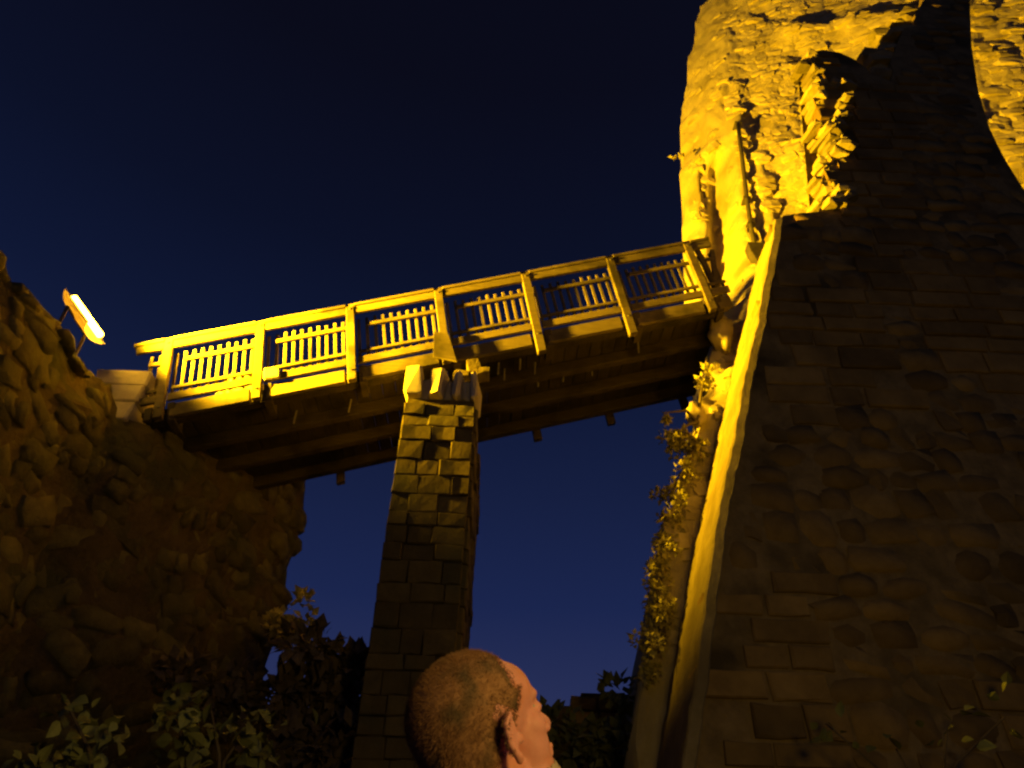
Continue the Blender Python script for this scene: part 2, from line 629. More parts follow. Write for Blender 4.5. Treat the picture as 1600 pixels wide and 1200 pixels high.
buttress = thing('stone_buttress', 'tall dark unlit stone buttress filling the right side, its left flank lit yellow', 'buttress', (3, 6.5, 0))


def back_y(z):
    return but_y(z) + .28 if z > poly[5].z + .05 else 6.95 + .4 * smooth01((poly[5].z - z) / 2.5)


ZS = poly[8].z
lower = [foot] + poly[:9] + [p for p in [Vector((interp(sorted((q.z, q.x) for q in right), ZS), but_y(ZS), ZS))] + [q for q in right if q.z < ZS]] + [rb]
upper = [Vector((poly[8].x, but_y(ZS), ZS + .003))] + poly[9:] + [q for q in right if q.z > ZS + .02] + [Vector((lower[10].x, but_y(ZS), ZS + .003))]
for outline, back in ((lower, lambda z: 7.02), (upper, lambda z: but_y(z) + .28)):
    bm = bmesh.new()
    fv = [bm.verts.new((p.x, but_y(p.z), p.z)) for p in outline]
    bv = [bm.verts.new((p.x, back(p.z), p.z)) for p in outline]
    bm.faces.new(fv)
    bm.faces.new(list(reversed(bv)))
    for i in range(len(outline)):
        k = (i + 1) % len(outline)
        bm.faces.new((fv[k], fv[i], bv[i], bv[k]))
    bmesh.ops.triangulate(bm, faces=bm.faces)
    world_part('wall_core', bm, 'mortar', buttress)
# smooth rendered strip along the lit flank
bm = bmesh.new()
N = 150
rows = []
for k in range(N + 1):
    z = -.3 + (poly[5].z + .3) * k / N
    tab = [(foot.z, foot.x)] + [(p.z, p.x) for p in poly[:6]]
    x = interp(tab, z)
    y0, y1 = but_y(z) - .09, back_y(z) + .06
    w = .012 * fbm(Vector((z * 1.3, 3, 3)), 3)
    row = []
    for (xx, yy) in ((.06, y0 + .03), (.045, y0 + .005), (-.035, y0 + .015), (-.05, y0 + .035), (-.055, y0 * .8 + y1 * .2), (-.06, y0 * .6 + y1 * .4), (-.06, y0 * .4 + y1 * .6), (-.06, y0 * .2 + y1 * .8), (-.06, y1), (.2, y1 + .01)):
        row.append(bm.verts.new((x + xx + w + .016 * fbm(Vector((z * 5, yy * 7, 1)), 4) * (0 if xx > .1 else 1), yy, z)))
    rows.append(row)
for a, c in zip(rows, rows[1:]):
    for i in range(len(a) - 1):
        bm.faces.new((a[i], a[i + 1], c[i + 1], c[i]))
bm.faces.new(rows[-1])
bm.faces.new(list(reversed(rows[0])))
for a, c in zip(rows, rows[1:]):
    bm.faces.new((a[-1], a[0], c[0], c[-1]))
world_part('edge_strip', bm, 'render', buttress)
items = []
z = 2.5
while z < 18:
    ash = z < 9.6
    h = random.uniform(.2, .31)
    x = 1.0 + random.random() * .4
    while x < 9.5:
        rubz = fbm(Vector((x * .5, z * .5, 7)), 2) + (.40 if x > 1.55 + .34 * z else -.15)
        w = random.uniform(.35, .72) if rubz < 0 else random.uniform(.2, .48)
        cx, cz = x + w / 2, z + h / 2
        ok = all(inside(cx + a * w * (.26 if a < 0 else .42), cz + b_ * h * .42) for a in (-1, 1) for b_ in (-1, 1))
        if ok:
            P = Vector((cx, but_y(cz), cz))
            px, py = proj(P)
            if px < 1650 and -60 < py < 1230:
                t, nr = Vector((1, 0, 0)), Vector((0, -1, BSL))
                if rubz < 0:
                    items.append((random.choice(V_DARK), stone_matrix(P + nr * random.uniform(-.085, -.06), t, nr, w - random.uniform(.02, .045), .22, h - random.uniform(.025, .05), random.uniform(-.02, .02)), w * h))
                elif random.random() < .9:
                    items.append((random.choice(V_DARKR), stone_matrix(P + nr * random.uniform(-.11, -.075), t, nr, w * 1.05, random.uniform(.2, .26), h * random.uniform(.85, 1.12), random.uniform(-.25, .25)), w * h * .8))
        x += w
    z += h
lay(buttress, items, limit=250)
# broken ends of the facing stones along the ragged left edge: they still catch the floodlight
rag = []
for a, c in zip(BPX[8:22], BPX[9:23]):
    for k in range(6):
        f = (k + random.random() * .6) / 6
        P = but_at(a[0] + (c[0] - a[0]) * f, a[1] + (c[1] - a[1]) * f)
        rag.append((random.choice(V_BROKEN), stone_matrix(P + Vector((random.uniform(-.09, .13), random.uniform(.0, .32), random.uniform(-.08, .08))), Vector((1, .3, 0)), Vector((-.3, -1, 0)), random.uniform(.10, .24), random.uniform(.2, .4), random.uniform(.07, .14), random.uniform(-.4, .4)), 1))
for k in range(16):
    P = but_at(random.uniform(1292, 1325), random.uniform(110, 330))
    rag.append((random.choice(V_BROKEN), stone_matrix(P + Vector((0, random.uniform(-.06, .02), 0)), Vector((1, .3, 0)), Vector((-.3, -1, 0)), random.uniform(.12, .3), random.uniform(.9, 1.5) * .25, random.uniform(.08, .15), random.uniform(-.4, .4)), 1))
for a, c in zip(BPX[27:34], BPX[28:35]):
    for k in range(3):
        f = (k + random.random() * .6) / 3
        P = but_at(a[0] + (c[0] - a[0]) * f, a[1] + (c[1] - a[1]) * f)
        rag.append((random.choice(V_BROKEN), stone_matrix(P + Vector((random.uniform(-.35, .05), random.uniform(.2, .45), random.uniform(-.06, .06))), Vector((1, 0, 0)), Vector((0, -1, 0)), random.uniform(.4, .8), random.uniform(.3, .45), random.uniform(.14, .22), random.uniform(-.1, .1)), 1))
lay(buttress, rag, 'broken_stone')

# rubble on the tower face
items = []
z = 4.0
while z < 21.5:
    h = random.uniform(.13, .21)
    s = .15 + random.random() * .2
    while s < 7.2:
        flat = s > 2.4
        w = random.uniform(.15, .34) if not flat else random.uniform(.22, .52)
        P = tower_pt(s, z)
        px, py = proj(P)
        B = but_at(px, py)
        vis = -60 < py and px < 1640 and not inside(B.x + .1, B.z) and not inside(B.x - .12, B.z)
        dens = .3 + .7 * smooth01((s - .9 + .5 * fbm(Vector((s, z, 0)), 2)) / .7)
        if z < 9.5:
            dens = .75
        if vis and random.random() < dens:
            a, c = tower_pt(s - .15, z), tower_pt(s + .15, z)
            d_, e_ = tower_pt(s, z - .15), tower_pt(s, z + .15)
            t = (c - a).normalized()
            nr = t.cross((e_ - d_).normalized()).normalized()
            if nr.y > 0:
                nr = -nr
            items.append((random.choice(V_TOWER), stone_matrix(P + nr * random.uniform(-.075, -.052), t, nr, w * 1.12, random.uniform(.14, .19), h * random.uniform(.95, 1.25), random.uniform(-.3, .3) * (.3 if flat else 1)), w * h * random.uniform(.6, 1.4)))
        s += w * 1.02
    z += h
lay(tower, items)


# ------------------------------------------------------------------ bridge
def line(a, b):
    return lambda t: a + (b - a) * t


YB = 7.5
B0, B1 = Vector((-4.16, YB, 6.60)), Vector((1.54, YB, 8.41))      # foot of first and sixth post
T0, T1 = Vector((-4.39, YB, 7.815)), Vector((1.31, YB, 9.715))     # head of first and sixth post


def bp(t, w, y=0.):
    """point of the railing plane: t counts posts, w runs from fascia foot (0) to handrail top (1)"""
    if 0 < t < 5:      # the bays are not quite equal
        t -= .09 * math.sin(math.pi * t / 5)
    k = t / 5
    p = (B0 + (B1 - B0) * k).lerp(T0 + (T1 - T0) * k, w)
    return p + Vector((0, y, 0))


def slab(t0, t1, w0, w1, y0, y1, bevel=.006, sk=0):
    bm = bmesh.new()
    hexa(bm, [bp(t0, w0, y0), bp(t1, w0, y0), bp(t1 + sk, w1, y0), bp(t0 - sk, w1, y0), bp(t0, w0, y1), bp(t1, w0, y1), bp(t1 + sk, w1, y1), bp(t0 - sk, w1, y1)], bevel)
    return bm


bridge = thing('footbridge', 'sloping timber footbridge with picket railings crossing from left wall to tower', 'bridge', (-1, 8.4, 7.5))
TL, TR = -.215, 6.30
DW = 1.78
PW = .046
for k in range(7):
    foot_w = -.13 if k in (4, 5) else -.02
    bm = slab(k - PW, k + PW, foot_w, 1.005, -.088, -.005, .008)
    if k in (4, 5):     # splayed foot
        pass
    o = world_part('post', bm, 'wood', bridge)
    for wb in (.93, .10):
        bm = bmesh.new()
        c = bp(k, wb, -.088)
        tube(bm, [c, c + Vector((0, -.014, 0))], .018, .015, 6)
        world_part('bolt_head', bm, 'darkmetal', bridge)
    bm = bmesh.new()    # knee bracket under the deck edge
    hexa(bm, [bp(k + .07, -.03, .0), bp(k + .15, -.03, 0), bp(k + .15, .16, -.05), bp(k + .07, .16, -.05), bp(k + .07, -.03, .3), bp(k + .15, -.03, .3), bp(k + .15, .16, .3), bp(k + .07, .16, .3)], .005)
    world_part('bracket', bm, 'beam', bridge)
for k in range(-1, 7):
    a = TL if k < 0 else k + PW
    b_ = TR if k == 6 else k + 1 - PW
    if b_ - a < .05:
        continue
    aa = a - (.0 if k >= 0 else .11)
    world_part('handrail', slab(aa, b_, .872, .962, -.078, -.03), 'wood', bridge)
    bm = slab(aa - (.03 if k < 0 else 0), b_, .964, 1.0, -.10, .07)
    world_part('rail_cap', bm, 'wood', bridge)
    ma = a + (.13 if k >= 0 else .02)
    world_part('middle_rail', slab(ma, b_ + .0, .695, .742, -.03, .0), 'wood', bridge)
    world_part('bottom_rail', slab(a + .03, b_, .345, .382, -.03, .0), 'wood', bridge)
    world_part('kick_board', slab(a + .02, b_ - .005, .186, .276, -.06, -.02), 'wood', bridge)
    world_part('fascia_board', slab(a + .05 if k >= 0 else a + .06, b_ - .03, .0, .158, -.030, .03, .01), 'wood', bridge)
pick = slab(-.017, .017, .30, .845, .004, .03, .004)
pick_me = bpy.data.meshes.new('picket')
bmesh.ops.recalc_face_normals(pick, faces=pick.faces)
# pointed head
pick.to_mesh(pick_me)
pick.free()
pick_me.materials.append(M['wood'])
for k in range(-1, 7):
    for q in range(10):
        t = k + .085 + q * .0918
        if t < TL + .03 or t > TR or (k == 6 and t > TR - .02):
            continue
        d = bp(t, .55) - bp(0, .55)
        put('picket', pick_me, None, bridge, Matrix.Translation(d + Vector((0, random.uniform(-.001, .004), random.uniform(-.012, .012)))))
# girders, cross planks
for i, yy in enumerate((.05, .62, 1.2, DW)):
    wt = .11
    bm = slab(TL + .1, 6.15, -.03 if i else .0, .10, yy - .01, yy + wt, .01)
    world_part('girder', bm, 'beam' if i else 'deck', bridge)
npl = 44
for k in range(npl):
    t0 = TL + .02 + (6.2 - TL) * k / npl
    t1 = TL + .02 + (6.2 - TL) * (k + 1) / npl - .006
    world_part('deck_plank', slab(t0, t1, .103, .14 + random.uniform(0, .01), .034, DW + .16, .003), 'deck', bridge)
# bolts hanging below the planks
for px, py in ((790, 590), (822, 618), (845, 607), (850, 575), (887, 600), (800, 578), (930, 590), (560, 640), (470, 665), (1000, 545)):
    P = at(px, py, YB + random.choice((.35, .5, .8)))
    bm = bmesh.new()
    tt = (P.x - B0.x) / (B1.x - B0.x) * 5
    top = bp(tt, .10, P.y - YB)
    tube(bm, [top, top - Vector((0, 0, .20))], .014, .012, 6)
    world_part('bolt', bm, 'metal', bridge)
# feet of the far railing posts, seen below the deck edge
for t in (1.62, 2.6, 4.05, 4.98, 6.0, .7):
    bm = slab(t - .05, t + .05, -.12, .9, DW + .17, DW + .25, .006)
    world_part('post', bm, 'beam', bridge)
world_part('handrail', slab(0, 6, .91, .97, DW + .14, DW + .28), 'beam', bridge)
# railing end at the tower: braces
for a, b_ in (((1086, 385), (1135, 485)), ((1112, 392), (1124, 478))):
    bm = bmesh.new()
    pa, pb_ = at(a[0], a[1], YB - .02), at(b_[0], b_[1], YB + .10)
    tube(bm, [pa, pb_], .045, .045, 4)
    world_part('brace', bm, 'wood', bridge)


def lump(name, label, cat, c, r, m, seed, sq=.5, group=None):
    bm = bmesh.new()
    bmesh.ops.create_icosphere(bm, subdivisions=3, radius=1)
    for v in bm.verts:
        k = 1 + .32 * fbm(v.co * 1.5 + Vector((seed, 0, 0)), 3)
        v.co = Vector((v.co.x * r[0] * k, v.co.y * r[1] * k, v.co.z * r[2] * k))
    o = link(name, bm, m, None, True)
    o.location = c
    o['label'], o['category'] = label, cat
    return o


# pale bundle tied outside the railing, sacks lying on the deck behind it
P = at(424, 583, YB - .10)
bm = bmesh.new()
box(bm, (0, .02, 0), (.2, .05, .16), .02)
box(bm, (-.01, .02, .08), (.16, .045, .05), .015)
tube(bm, [(-.1, .06, .02), (-.2, .1, .02)], .03, .03)
o = link('junction_box', bm, 'pale')
o.location = P
o.rotation_euler = (0, rad(-12), 0)
o['label'], o['category'] = 'small pale rounded box fixed outside the railing at the second post from the left', 'box'
lump('sack', 'pale lumpy sack lying on the deck behind the leftmost pickets', 'sack', bp(.72, .40, .42), (.34, .2, .26), 'pale', 3)
# cover plate hanging over the pier
bm = bmesh.new()
hexa(bm, [bp(2.86, .02, -.16), bp(3.10, -.1, -.16), bp(3.05, .30, -.135), bp(2.90, .36, -.135), bp(2.86, .02, -.13), bp(3.10, -.1, -.13), bp(3.05, .30, -.122), bp(2.90, .36, -.122)], .004)
world_part('bearing_plate', bm, 'wood', bridge)

# ------------------------------------------------------------------ pier
pier = thing('bridge_pier', 'square stone pier standing under the middle of the footbridge', 'pier', (-.85, 8, 0))
PX0, PX1, PY0, PY1, PT = -1.211, -.41, 7.05, 9.2, 6.74
bm = bmesh.new()
box(bm, ((PX0 + PX1) / 2, (PY0 + PY1) / 2, (PT - .4) / 2), (PX1 - PX0 - .03, PY1 - PY0 - .03, PT + .4))
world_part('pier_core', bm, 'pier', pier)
items = []
z = 2.6
while z < PT - .02:
    h = min(random.uniform(.14, .26), PT - z)
    if h < .1:
        break
    x = PX0 - random.uniform(0, .2) * 0
    while x < PX1 - .02:
        w = min(random.uniform(.15, .36), PX1 - x)
        if PX1 - x - w < .12:
            w = PX1 - x
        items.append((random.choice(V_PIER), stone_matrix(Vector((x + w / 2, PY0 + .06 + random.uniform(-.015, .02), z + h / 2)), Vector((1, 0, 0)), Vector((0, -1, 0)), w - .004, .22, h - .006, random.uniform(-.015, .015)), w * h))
        x += w
    y = PY0
    while y < PY1 - .05:      # right flank
        w = min(random.uniform(.3, .55), PY1 - y)
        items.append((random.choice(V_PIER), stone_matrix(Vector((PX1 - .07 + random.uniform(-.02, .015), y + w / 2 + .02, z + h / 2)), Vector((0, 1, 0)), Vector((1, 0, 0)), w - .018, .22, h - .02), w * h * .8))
        y += w
    z += h
lay(pier, items, 'block')
x = PX0 - .01
for w, hh, yy in ((.19, .42, -.05), (.15, .30, .07), (.17, .40, -.06), (.12, .30, .08), (.10, .37, -.05), (.10, .30, .06), (.09, .38, -.03)):   # weathered cap stones with gaps
    bm = bmesh.new()
    box(bm, (0, 0, 0), (w * .92, .5, hh), .03)
    for v in bm.verts:
        v.co += Vector((random.uniform(-.02, .02), random.uniform(-.02, .02), random.uniform(-.02, .02)))
    o = world_part('cap_stone', bm, 'pale', pier)
    o.matrix_basis = local(pier, Matrix.Translation((x + w / 2, PY0 + .2 + yy, PT + hh / 2 + .004)) @ Matrix.Rotation(random.uniform(-.25, -.05), 4, 'Z'))
    x += w * .9
bm = bmesh.new()
box(bm, ((PX0 + PX1) / 2, PY0 + .4, PT + .20), (PX1 - PX0 - .04, .6, .38), .03)
world_part('cap_core', bm, 'pier', pier)
bm = bmesh.new()
box(bm, ((PX0 + PX1) / 2, 8.35, PT + .26), (PX1 - PX0 - .1, 1.6, .5), .02)
world_part('bearing_block', bm, 'pier', pier)
for k in range(7):   # rubble packed under the deck beside the pier head
    P = at(random.uniform(716, 768), random.uniform(570, 592), 7.42)
    put('packing_stone', random.choice(V_PIER), None, pier, stone_matrix(P, Vector((1, 0, 0)), Vector((-.3, -1, 0)), random.uniform(.08, .18), .2, random.uniform(.06, .13), random.uniform(-.4, .4)))

# ------------------------------------------------------------------ low ruined wall closing the view under the bridge
low = thing('low_wall', 'low ruined stone wall in deep shade behind the bridge, between pier and buttress', 'wall', (1, 11, 4))
items = []
LP = [(-3.6, 4.3), (-.2, 4.45), (.3, 4.52), (.75, 4.52), (1.10, 4.56), (1.13, 4.72), (3.2, 4.74)]
bm = bmesh.new()
top = [bm.verts.new((x, 10.9, z - .03)) for x, z in LP]
bot = [bm.verts.new((x, 10.9, 2.2)) for x, z in reversed(LP)]
f = bm.faces.new(top + bot)
r = bmesh.ops.extrude_face_region(bm, geom=[f])
bmesh.ops.translate(bm, verts=[v for v in r['geom'] if isinstance(v, bmesh.types.BMVert)], vec=(0, .6, 0))
world_part('wall_core', bm, 'dark', low)
z = 2.6
while z < 4.72:
    h = random.uniform(.14, .2)
    x = -3.5 + random.random() * .2
    while x < 3.1:
        w = random.uniform(.2, .42)
        if z + h < interp(LP, x + w / 2) + .02:
            items.append((random.choice(V_DARK), stone_matrix(Vector((x + w / 2, 10.9, z + h / 2)), Vector((1, 0, 0)), Vector((0, -1, 0)), w - .02, .2, h - .015, random.uniform(-.05, .05)), w * h))
        x += w
    z += h
lay(low, items)

# ------------------------------------------------------------------ floodlight on the left wall
LC = at(135.5, 494, 6.65)
ax = (at(158, 526, 6.65) - at(112, 461, 6.65)).normalized()       # along the glowing glass, downwards
LN = Vector((-ax.z, 0, ax.x))
if LN.x < 0:
    LN = -LN
half = (at(158, 526, 6.65) - at(112, 461, 6.65)).length / 2
flood = thing('floodlight', 'lit sodium floodlight standing on the left wall by the bridge end', 'floodlight', tuple(LC))
RL = Matrix((ax, Vector((0, 1, 0)), LN)).transposed()


def lpart(name, fn, m, smooth=False):
    bm = bmesh.new()
    fn(bm)
    o = link(name, bm, m, flood, smooth)
    o.matrix_basis = RL.to_4x4()
    return o


def f_glass(bm):
    tube(bm, [Vector((half * a, 0, .0)) for a in (-.9, -.88, -.8, 0, .8, .88, .9)], .04, .04, 12)
    for v in bm.verts:
        if abs(v.co.x) > half * .89:
            v.co.y *= .5
            v.co.z *= .5


lpart('lamp_tube', f_glass, 'glow', True)


def f_house(bm):     # trough reflector, open on the near side
    x = half * .84
    N_ = 8
    rows = []
    for i in range(N_ + 1):
        a = rad(80 - 150 * i / N_)
        y, z = -.02 + .20 * math.sin(a), .05 - .17 * max(0, math.cos(a)) ** .7
        rows.append([bm.verts.new((sx_ * x * (1 - .25 * (abs(z) / .2)), y, z)) for sx_ in (-1, 1)])
    for a, c in zip(rows, rows[1:]):
        bm.faces.new((a[0], a[1], c[1], c[0]))
    bm.faces.new([r_[0] for r_ in rows])
    r_ = bmesh.ops.solidify(bm, geom=bm.faces[:], thickness=.008)


lpart('reflector', f_house, 'pale')


def f_stand(bm):
    inv = RL.transposed()
    for sy in (-.24, .24):
        a = inv @ Vector((.0, sy, -.08)) * 1
        p0 = Vector((0, sy, -.12))
        p1 = inv @ (RL @ Vector((0, sy, -.12)) + Vector((.02, 0, -.62)))
        tube(bm, [p0, p1], .02, .02, 6)
        p2 = inv @ (RL @ Vector((0, sy, -.12)) + Vector((.30, 0, -.62)))
        tube(bm, [p1, p2], .018, .018, 6)
    tube(bm, [Vector((0, -.24, -.12)), Vector((0, .24, -.12))], .016, .016, 6)


lpart('bracket', f_stand, 'darkmetal')
sd = bpy.data.lights.new('floodlight_beam', 'SPOT')
sd.energy, sd.color = 26000, (1, .545, .005)
sd.spot_size, sd.spot_blend, sd.shadow_soft_size = rad(145), 1.0, .10
so = bpy.data.objects.new('floodlight_beam', sd)
COL.objects.link(so)
so.location = LC + LN * .2
aim = Vector((5.0, 8.3, 15.0)) - so.location
so.rotation_euler = aim.to_track_quat('-Z', 'Y').to_euler()

# dark lantern and pipe on the tower face
s_, z_ = tower_hit(1184, 396)
P = tower_pt(s_, z_)
P = at(1184, 396, P.y - .22)
lan = thing('wall_lantern', 'small dark shield-shaped lantern mounted on the bright tower wall', 'lantern', tuple(P))
bm = bmesh.new()
prof = [(-.17, .16), (.15, .17), (.15, .02), (.03, -.30), (-.03, -.30), (-.15, -.02)]
v0 = [bm.verts.new((x, -.10 if z > -.1 else -.03, z)) for x, z in prof]
v1 = [bm.verts.new((x, .10, z)) for x, z in prof]
bm.faces.new(v0)
bm.faces.new(list(reversed(v1)))
for i in range(6):
    k = (i + 1) % 6
    bm.faces.new((v0[k], v0[i], v1[i], v1[k]))
link('shade', bm, 'darkmetal', lan)
bm = bmesh.new()
tube(bm, [(0, .08, .05), (0, .35, .05)], .03, .03, 6)
link('arm', bm, 'darkmetal', lan)
bm = bmesh.new()
pp = []
for px, py in ((1153, 193), (1160, 250), (1167, 310), (1173, 350), (1179, 384)):
    s_, z_ = tower_hit(px, py)
    T = tower_pt(s_, z_)
    pp.append(T)
for i, (px, py) in enumerate(((1153, 193), (1160, 250), (1167, 310), (1173, 350), (1179, 384))):
    pp[i] = at(px, py, pp[i].y - .10)
pipe = thing('drainpipe', 'thin dark pipe running down the bright tower wall to the lantern', 'pipe', tuple(pp[-1]))
tube(bm, pp, .045, .045, 8)
world_part('pipe', bm, 'darkmetal', pipe, True)
for i in (0, 2, 3):
    bm = bmesh.new()
    box(bm, pp[i] + Vector((0, .06, 0)), (.14, .2, .05), .005)
    world_part('clamp', bm, 'darkmetal', pipe)


# ------------------------------------------------------------------ plants
def leaf_mesh(name, m, L=1., Wd=.7, n=3):
    vs, fs = [], []
    prof = [0, .8, 1, .62, 0]
    for i, p in enumerate(prof):
        t = i / (len(prof) - 1)
        y = t * L
        z = -.25 * t * t * L
        vs += [(-p * Wd / 2, y, z + .08 * p), (0, y, z), (p * Wd / 2, y, z + .08 * p)]
    for i in range(len(prof) - 1):
        a = i * 3
        fs += [(a, a + 1, a + 4, a + 3), (a + 1, a + 2, a + 5, a + 4)]
    me = mesh_from(name, vs, fs)
    me.materials.append(M[m])
    return me


def leaf_mat(P, d, size):
    q = (Vector(d) + Vector((random.gauss(0, .5), random.gauss(0, .5), random.gauss(0, .5)))).normalized().to_track_quat('Y', 'Z')
    return Matrix.Translation(P) @ q.to_matrix().to_4x4() @ Matrix.Rotation(random.uniform(-1.2, 1.2), 4, 'Y') @ Matrix.Diagonal((size, size, size, 1))


def foliage(parent, pts, m, size, name='leaves'):
    """pts: (position, outward direction)"""
    vs, fs = [], []
    for P, d in pts:
        L = random.uniform(.7, 1.3) * size
        M4 = leaf_mat(P, d, L)
        b = len(vs)
        vs += [M4 @ Vector(v) for v in ((0, 0, 0), (-.36, .4, .06), (0, .45, 0), (.36, .4, .06), (0, 1, -.15))]
        fs += [(b, b + 2, b + 1), (b, b + 3, b + 2), (b + 1, b + 2, b + 4), (b + 2, b + 3, b + 4)]
    o = world_part(name, mesh_from(name, vs, fs), m, parent)
    o['kind'] = 'stuff'
    return o


def clump(c, r, n, out=(0, 0, .3), ragged=.5):
    res = []
    c = Vector(c)
    lobes = [(c + Vector((random.gauss(0, r[0] * .5), random.gauss(0, r[1] * .5), random.gauss(0, r[2] * .5))), random.uniform(.35, .7)) for _ in range(7)]
    for _ in range(n):
        lc, k = random.choice(lobes)
        v = Vector((random.gauss(0, 1), random.gauss(0, 1), random.gauss(0, 1))).normalized() * random.random() ** .4
        P = lc + Vector((v.x * r[0] * k, v.y * r[1] * k, v.z * r[2] * k))
        res.append((P, v + Vector(out)))
    return res


def plant(name, label, cat, clumps, m, size, base, stem_to, loc_leaf=True, group=None):
    t = thing(name, label, cat, base, group)
    pts = []
    for c, r, n in clumps:
        pts += clump(c, r, n)
    foliage(t, pts, m, size)
    bm = bmesh.new()
    for e in stem_to:
        a, b_ = Vector(base), Vector(e)
        mid = a.lerp(b_, .5) + Vector((random.uniform(-.1, .1), random.uniform(-.1, .1), .08))
        tube(bm, [a, mid, b_], .028, .008, 5)
    world_part('stem', bm, 'stem', t)
    return t


def on_edge(px, py, Y):
    return at(px, py, Y)


# ivy strips down the left edge of the tower foot
ivy1 = [(1082, 700, 7.26, .14, 198), (1070, 735, 7.21, .13, 176), (1060, 690, 7.31, .12, 154), (1050, 770, 7.26, .14, 198), (1055, 800, 7.21, .12, 154)]
plant('ivy', 'lit ivy hanging on the tower foot just under the bridge', 'ivy', [(at(a, b, c), (r, r, r * 1.2), n) for a, b, c, r, n in ivy1], 'leaf', .06, tuple(at(1088, 690, 7.26)), [at(1060, 690, 7.26), at(1050, 770, 7.26), at(1070, 735, 7.21)])
ivy2 = [(1040, 850, 7.26, .13, 220), (1032, 890, 7.21, .13, 220), (1026, 930, 7.26, .13, 220), (1024, 970, 7.26, .13, 198), (1020, 1010, 7.21, .12, 198), (1018, 1050, 7.21, .10, 132), (1036, 950, 7.16, .10, 132)]
plant('ivy', 'lit ivy on the lowest part of the tower foot, above the low wall', 'ivy', [(at(a, b, c), (r, r, r * 1.2), n) for a, b, c, r, n in ivy2], 'leaf', .058, tuple(at(1036, 1000, 7.26)), [at(1030, 890, 7.26), at(1024, 930, 7.26), at(1018, 1030, 7.21)])
ivy3 = [(1055, 690, 7.26, .09, 121), (1040, 655, 7.26, .05, 57), (1048, 690, 7.26, .08, 99), (1100, 600, 7.36, .08, 88), (1108, 580, 7.36, .07, 66)]
plant('creeper', 'lit creeper sprays jutting left from the tower under the deck edge', 'creeper', [(at(a, b, c), (r, r, r), n) for a, b, c, r, n in ivy3], 'leaf', .06, tuple(at(1090, 660, 7.31)), [at(1036, 645, 7.26), at(1046, 690, 7.26), at(1100, 590, 7.36)])
# bulging rocks on the tower foot
for px, py, Y, r, lab in ((1126, 520, 7.85, (.17, .2, .33), 'pale bulging rock on the tower at the bridge end'), (1088, 648, 7.36, (.11, .1, .17), 'round pale rock on the tower below the deck edge')):
    lump('rock', lab, 'rock', at(px, py, Y), r, 'tower', px)
# weed poking out of the tower high up
P = at(1058, 245, 9.5)
plant('weed', 'tiny lit weed poking left out of the tower edge above the bridge', 'weed', [(P, (.13, .05, .04), 14)], 'leaf', .09, tuple(at(1068, 245, 9.55)), [P])
# shrub on the far end of the left wall, lit look put into its leaf colour
plant('shrub', 'small shrub coloured as if lit yellow, growing from the left wall corner under the bridge', 'shrub', [(at(445, 975, 9.7), (.26, .2, .26), 190), (at(465, 992, 9.7), (.18, .2, .2), 130)], 'leaf_lit', .12, tuple(at(430, 1000, 10)), [at(455, 965, 9.9), at(475, 985, 9.9)])
# dark shrubs in front of the pier foot
plant('bush', 'dark bush in shade at the foot of the pier', 'bush', [(at(500, 1085, 8.6), (.7, .5, .45), 900), (at(415, 1100, 8.6), (.6, .5, .45), 600), (at(540, 1110, 8.7), (.6, .4, .35), 500)], 'leaf3', .16, tuple(at(470, 1200, 8.6)), [at(500, 1085, 8.6), at(430, 1090, 8.6), at(530, 1070, 8.7)])
plant('bush', 'grey brown bush behind the head of the person', 'bush', [(at(600, 1150, 8.0), (.6, .4, .4), 300), (at(520, 1180, 7.6), (.7, .4, .4), 300)], 'leaf3', .17, tuple(at(580, 1260, 8)), [at(600, 1140, 8), at(520, 1170, 7.6)])
plant('bush', 'dark bush in the gap right of the head, before the low wall', 'bush', [(at(900, 1170, 9.5), (.6, .3, .35), 260), (at(1000, 1180, 9.0), (.6, .3, .4), 260)], 'leaf2', .15, tuple(at(950, 1260, 9.2)), [at(900, 1160, 9.5), at(1000, 1170, 9)])

# big-leaved shrubs near the camera, bottom left
LEAF = leaf_mesh('leaf', 'leaf2', 1, .78)


def leafy(label, centres, n, size, Y, group=None):
    base = at(sum(c[0] for c in centres) / len(centres), 1330, Y)
    t = thing('leafy_shrub', label, 'shrub', tuple(base), group)
    bm = bmesh.new()
    for c in centres:
        P = at(c[0], c[1], Y)
        a = Vector(base)
        mid = a.lerp(P, .5) + Vector((random.uniform(-.1, .1), 0, .1))
        tube(bm, [a, mid, P], .016, .006, 5)
    world_part('stem', bm, 'stem', t)
    for k in range(n):
        c = random.choice(centres)
        P = at(c[0] + random.gauss(0, c[2] * .55), c[1] + random.gauss(0, c[3] * .55), Y + random.uniform(-.15, .15))
        put('leaf', LEAF, None, t, leaf_mat(P, (random.uniform(-.6, .6), -.5, random.uniform(-.5, .3)), size * random.uniform(.6, 1.25)))
    return t


leafy('broad-leaved shrub low in the left corner of the photo', [(110, 1110, 30, 25), (160, 1150, 40, 25), (120, 1185, 60, 20), (60, 1190, 40, 16)], 90, .075, 3.6)
leafy('broad-leaved shrub against the left wall, right of the corner shrub', [(270, 1120, 35, 45), (330, 1110, 60, 40), (290, 1180, 50, 25), (390, 1130, 40, 30), (400, 1180, 50, 25)], 150, .09, 4.4)
# weeds and plants against the buttress, bottom right
leafy('sparse shrub at the foot of the buttress, bottom right', [(1290, 1130, 50, 40), (1400, 1170, 70, 25), (1480, 1140, 60, 40), (1570, 1120, 40, 60)], 26, .10, 5.4)


